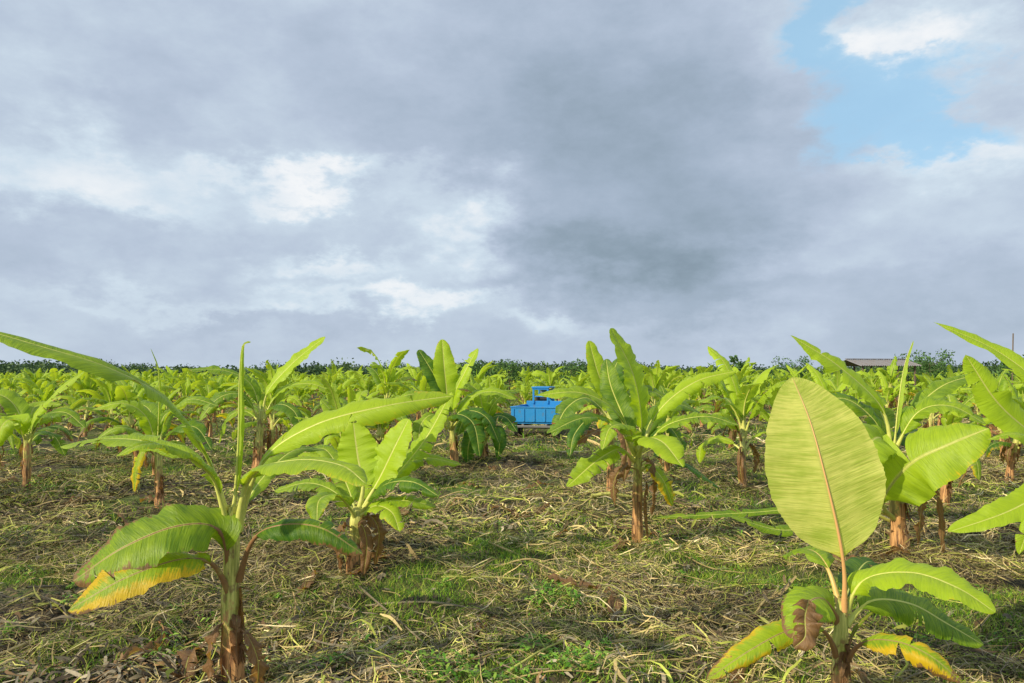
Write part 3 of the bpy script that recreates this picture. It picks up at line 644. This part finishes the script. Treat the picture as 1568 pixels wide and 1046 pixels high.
def bush_tree(x, y, h, r, seed):
    rg = np.random.default_rng(seed); a = Acc(); z0 = float(gh(x, y)); b = np.array([x, y, z0-.05])
    P, L = catmull([b, b+np.array([.05, 0, h*.45]), b+np.array([-.05, 0, h*.9])], 10)
    bc = (.12,.09,.06); tube(a, P, np.linspace(.06, .015, 10), 7, np.tile(bc, (10, 1)), 0)
    tips = []
    for i in range(13):
        s = P[3+i % 6]; az_ = i*2.4; e = s+np.array([math.cos(az_)*r*rg.uniform(.5, 1), math.sin(az_)*r*rg.uniform(.5, 1), h*rg.uniform(.05, .3)])
        Pb, _ = catmull([s, (s+e)/2+np.array([0, 0, -.05]), e], 6); tube(a, Pb, np.linspace(.02, .006, 6), 5, np.tile(bc, (6, 1)), 0); tips.append(e)
    V = np.vstack(a.V); Q = np.vstack(a.Q); Cc = np.vstack(a.C)
    lv = []; lc = []
    for t in tips:
        for j in range(80):
            p = t+np.clip(rg.normal(0, r*.2, 3), -r*.35, r*.35); u = norm(rg.normal(size=3)); w = norm(np.cross(u, rg.normal(size=3))); s = rg.uniform(.05, .11)
            lv += [p-u*s, p-w*s*.5, p+u*s, p+w*s*.5]; lc += [np.array((.08,.17,.04))*rg.uniform(.6, 1.4)]*4
    n = len(V); V = np.vstack([V, lv]); Q = np.vstack([Q, np.arange(len(lv)).reshape(-1, 4)+n]); Cc = np.vstack([Cc, lc])
    build('cassava_bush', V, Q, Cc, mats=(M_TREE,), smooth=False)
for i, (x, y, h, r) in enumerate(((9.6,32,2.2,.5),(25.2,37,2.6,.9),(-2.6,44,2.2,.9),(-.2,48,2.2,.9),(19.5,52,2.6,1.2),(23.5,44,2.6,1.1),(17.0,45,2.3,1.0),(26,46,2.8,1.2),(28,50,2.9,1.3),(14.5,50,2.3,1.0),(-1.4,52,2.4,1.2),(4,50,2.2,1.0),(-9,56,2.4,1.3),(-20,60,2.4,1.3),(8,55,2.4,1.2))):
    bush_tree(x, y, h, r, i+1)

# ------------------------------------------------------------------ boxes helper
def box(name, c, s, mat, parent=None, rot=(0, 0, 0), bev=.01):
    bpy.ops.mesh.primitive_cube_add(size=1, location=c, rotation=rot); o = bpy.context.object; o.name = name; o.scale = s
    bpy.ops.object.transform_apply(location=False, rotation=False, scale=True)
    if bev: m = o.modifiers.new('b', 'BEVEL'); m.width = bev; m.segments = 2
    o.data.materials.append(mat)
    if parent: o.parent = parent
    return o
def cyl(name, c, r, d, mat, parent=None, rot=(0, 0, 0), v=20, bev=0):
    bpy.ops.mesh.primitive_cylinder_add(radius=r, depth=d, location=c, rotation=rot, vertices=v); o = bpy.context.object; o.name = name
    o.data.materials.append(mat)
    if bev: m = o.modifiers.new('b', 'BEVEL'); m.width = bev; m.segments = 2
    if parent: o.parent = parent
    return o
BLUE = paint('blue_paint', (.015,.24,.60), .45, 0, .3, (.06,.19,.38)); RUB = paint('tyre_rubber', (.02,.02,.02), .8); STL = paint('steel', (.2,.2,.2), .5, .6)
GLS = paint('window_glass', (.25,.35,.42), .1, .3); SEAT = paint('seat_vinyl', (.03,.03,.035), .5); RED = paint('tail_lamp', (.4,.02,.02), .2)
T = bpy.data.objects.new('cargo_truck', None); scene.collection.objects.link(T)
def tb(n, c, s, m, **k): return box(n, c, s, m, T, **k)
tb('bed_floor', (0, 0, .42), (1.18, 1.7, .05), BLUE)
tb('tailgate', (0, -.87, .62), (1.2, .03, .36), BLUE)
tb('side_left', (-.605, 0, .62), (.03, 1.7, .36), BLUE); tb('side_right', (.605, 0, .62), (.03, 1.7, .36), BLUE); tb('headboard', (0, .87, .68), (1.2, .03, .48), BLUE)
for i, x in enumerate(np.linspace(-.54, .54, 5)): tb(f'tailgate_rib_{i}', (x, -.895, .62), (.03, .018, .32), BLUE, bev=.004)
for i, y in enumerate(np.linspace(-.75, .75, 6)):
    tb(f'side_rib_l_{i}', (-.63, y, .62), (.018, .03, .32), BLUE, bev=.004); tb(f'side_rib_r_{i}', (.63, y, .62), (.018, .03, .32), BLUE, bev=.004)
tb('top_rail_rear', (0, -.875, .815), (1.26, .06, .03), BLUE); tb('top_rail_l', (-.61, 0, .815), (.05, 1.68, .03), BLUE); tb('top_rail_r', (.61, 0, .815), (.05, 1.68, .03), BLUE)
for x in (-.40, .0):
    tb('frame_post', (x, .84, 1.05), (.05, .04, .42), BLUE); tb('cab_post', (x, 1.6, .9), (.05, .04, .8), BLUE)
tb('frame_top', (-.2, .84, 1.25), (.46, .05, .05), BLUE); tb('frame_mid', (-.2, .842, 1.04), (.36, .03, .03), BLUE)
tb('cab_roof', (-.2, 1.22, 1.29), (.5, .85, .04), BLUE); tb('cab_front', (-.2, 1.62, .75), (.48, .04, .6), BLUE); tb('windscreen', (-.2, 1.60, 1.14), (.36, .015, .2), GLS, bev=0)
tb('seat', (-.2, 1.15, .72), (.36, .35, .12), SEAT); tb('seat_back', (-.2, 1.0, .92), (.36, .06, .28), SEAT)
tb('chassis_l', (-.3, .3, .36), (.06, 2.4, .07), STL); tb('chassis_r', (.3, .3, .36), (.06, 2.4, .07), STL)
cyl('axle', (0, -.45, .28), .03, 1.05, STL, T, (0, rad(90), 0))
for n_, x, y in (('wheel_left', -.52, -.45), ('wheel_right', .52, -.45), ('wheel_front', 0, 1.65)):
    cyl(n_, (x, y, .28), .28, .13, RUB, T, (0, rad(90), 0), 28, .02); cyl(n_+'_hub', (x, y, .28), .13, .14, STL, T, (0, rad(90), 0), 20)
tb('tail_lamp_left', (-.5, -.9, .41), (.1, .03, .05), RED); tb('tail_lamp_right', (.5, -.9, .41), (.1, .03, .05), RED); tb('bumper', (0, -.9, .33), (1.0, .04, .06), STL)
T.location = (.78, 19.5, float(gh(.76, 19.5))-.03); T.rotation_euler = (0, 0, rad(-14))
TIN = paint('rusty_tin', (.26,.25,.25), .6, .2, .4, (.20,.12,.07)); WOOD = paint('weathered_wood', (.16,.12,.08), .8)
Sd = bpy.data.objects.new('tin_roof_shed', None); scene.collection.objects.link(Sd)
nx = 90; xs = np.linspace(-2.2, 2.2, nx); V = []
for x in xs:
    zc = .03*math.sin(x*38); V += [(x, -1.5, 2.12+zc), (x, 0, 2.48+zc), (x, 1.5, 2.12+zc)]
r = build('roof', np.array(V), gridq(nx, 3), mats=(TIN,)); r.parent = Sd
for i, x in enumerate((-1.9, -.65, .65, 1.9)):
    for j, y in enumerate((-1.25, 1.25)): box(f'post_{i}_{j}', (x, y, 1.05), (.1, .1, 2.14), WOOD, Sd)
for i in range(16): box(f'wall_board_{i}', (-1.8+i*.24, 1.34, .75+random.uniform(-.05, .05)), (.2, .03, 1.5), WOOD, Sd, bev=0)
box('ridge', (0, 0, 2.52), (4.4, .2, .03), TIN, Sd)
Sd.location = (20.4, 41.5, 0); Sd.rotation_euler = (0, 0, rad(12)); Sd.scale = (.86, .86, 1)
cyl('wooden_pole', (20.3, 30, 1.65), .025, 3.3, WOOD, None, (0, rad(1), 0), 10)

# ------------------------------------------------------------------ sky
w = bpy.data.worlds.new('World'); scene.world = w; w.use_nodes = True; nt = w.node_tree; nd = nt.nodes; lk = nt.links; nd.clear()
sky = nd.new('ShaderNodeTexSky'); sky.sky_type = 'NISHITA'; sky.sun_disc = False; sky.sun_elevation = rad(SUN_EL); sky.sun_rotation = rad(SUN_AZ)
bg1 = nd.new('ShaderNodeBackground'); bg1.inputs[1].default_value = .13; lk.new(sky.outputs[0], bg1.inputs[0])
tc = nd.new('ShaderNodeTexCoord'); gen = tc.outputs['Generated']
s3 = nd.new('ShaderNodeSeparateXYZ'); lk.new(gen, s3.inputs[0])
az = mth(nt, 'ARCTAN2', s3.outputs[0], s3.outputs[1]); el = mth(nt, 'ARCSINE', s3.outputs[2])
vm = mapping(nt, gen, (1, 1, 1.9))
def ncol(sc, det, seed, rough=.58):
    n = nd.new('ShaderNodeTexNoise'); n.inputs['Scale'].default_value = sc; n.inputs['Detail'].default_value = det; n.inputs['Roughness'].default_value = rough
    a = nd.new('ShaderNodeVectorMath'); a.operation = 'ADD'; lk.new(vm, a.inputs[0]); a.inputs[1].default_value = (seed, seed*2, 0); lk.new(a.outputs[0], n.inputs['Vector']); return n
nA = ncol(6.0, 6, 3.3, .62); sA = nd.new('ShaderNodeSeparateColor'); lk.new(nA.outputs['Color'], sA.inputs[0])
azd = mth(nt, 'ADD', az, mth(nt, 'MULTIPLY_ADD', sA.outputs[0], .34, -.17)); eld = mth(nt, 'ADD', el, mth(nt, 'MULTIPLY_ADD', sA.outputs[1], .26, -.13))
n1 = ncol(2.6, 5, 7.1).outputs['Fac']; n2 = ncol(7.0, 7, 1.7, .62).outputs['Fac']
def blob(px, py, sx, sy):
    a0 = math.atan((px-784)/FOC); e0 = math.atan((575-py)/FOC*math.cos(a0))
    u = mth(nt, 'MULTIPLY_ADD', azd, FOC/sx, -a0*FOC/sx); v = mth(nt, 'MULTIPLY_ADD', eld, FOC/sy, -e0*FOC/sy)
    d = mth(nt, 'ADD', mth(nt, 'MULTIPLY', u, u), mth(nt, 'MULTIPLY', v, v))
    return mth(nt, 'EXPONENT', mth(nt, 'MULTIPLY', d, -.6))
L = mth(nt, 'MULTIPLY_ADD', n1, .30, .52)
L = mth(nt, 'ADD', L, mth(nt, 'MULTIPLY_ADD', n2, .40, -.20))
for px, py, sx, sy, am in ((980,300,200,150,-.22),(1000,400,220,34,-.20),(880,110,220,120,-.13),(1130,470,150,26,-.14),(1480,500,200,36,-.09),(380,130,230,60,-.07),(230,385,220,35,-.07),(390,495,90,20,-.10),
                           (90,240,90,35,.22),(150,300,110,20,.14),(470,275,120,16,.26),(700,360,55,45,.32),(510,408,70,16,.24),(580,462,90,18,.26),(860,505,80,16,.20),(725,470,60,14,.18),
                           (1430,75,65,45,.34),(1490,240,90,35,.24),(1400,385,120,50,.06),(300,470,180,14,.12),(1240,420,60,50,.10),(40,50,240,90,.04),(1230,60,70,80,.08)):
    L = mth(nt, 'MULTIPLY_ADD', blob(px, py, sx, sy), am, L)
cr = nd.new('ShaderNodeValToRGB'); lk.new(L, cr.inputs[0]); e = cr.color_ramp.elements
e[0].position = .12; e[0].color = (.17,.23,.285,1); e[1].position = 1.0; e[1].color = (.92,.94,.96,1)
for p_, c_ in ((.30, (.27,.35,.43,1)), (.46, (.375,.46,.575,1)), (.62, (.485,.57,.70,1)), (.80, (.64,.75,.85,1))):
    x = e.new(p_); x.color = c_
hole = blob(1335,160,85,80)
for a in ((1405,212,80,30),(1290,50,50,85)): hole = mth(nt, 'MAXIMUM', hole, blob(*a))
hole = mth(nt, 'SUBTRACT', sstep(nt, mth(nt, 'ADD', hole, mth(nt, 'MULTIPLY_ADD', n2, 1.0, -.5)), .25, .85), mth(nt, 'MULTIPLY', sstep(nt, L, .84, 1.02), .8), clamp=True)
ccol = mixc(nt, mth(nt, 'MULTIPLY', hole, .8), cr.outputs[0], (.40,.72,.97))
bg2 = nd.new('ShaderNodeBackground'); lk.new(ccol, bg2.inputs[0]); bg2.inputs[1].default_value = 1.0
mx = nd.new('ShaderNodeMixShader'); lk.new(mth(nt, 'MULTIPLY_ADD', hole, -.25, .97), mx.inputs[0]); lk.new(bg1.outputs[0], mx.inputs[1]); lk.new(bg2.outputs[0], mx.inputs[2])
ow = nd.new('ShaderNodeOutputWorld'); lk.new(mx.outputs[0], ow.inputs[0])

# ------------------------------------------------------------------ sun
sl = bpy.data.lights.new('sun', 'SUN'); sl.energy = 5.0; sl.angle = rad(1.2); sl.color = (1, .86, .62)
so = bpy.data.objects.new('sun', sl); scene.collection.objects.link(so)
a = rad(SUN_AZ); ee = rad(SUN_EL); sd = Vector((math.sin(a)*math.cos(ee), math.cos(a)*math.cos(ee), math.sin(ee)))
so.rotation_euler = sd.to_track_quat('Z', 'Y').to_euler()

# ------------------------------------------------------------------ camera
cam = bpy.data.cameras.new('camera'); cam.sensor_width = 36; cam.lens = 26; cam.shift_y = .033; cam.clip_end = 6000; cam.clip_start = .05
co = bpy.data.objects.new('camera', cam); scene.collection.objects.link(co); co.location = (0, 0, EYE); co.rotation_euler = (rad(90), 0, 0)
scene.camera = co
scene.view_settings.view_transform = 'Standard'; scene.view_settings.look = 'None'; scene.view_settings.exposure = 0
print('plants', cnt)
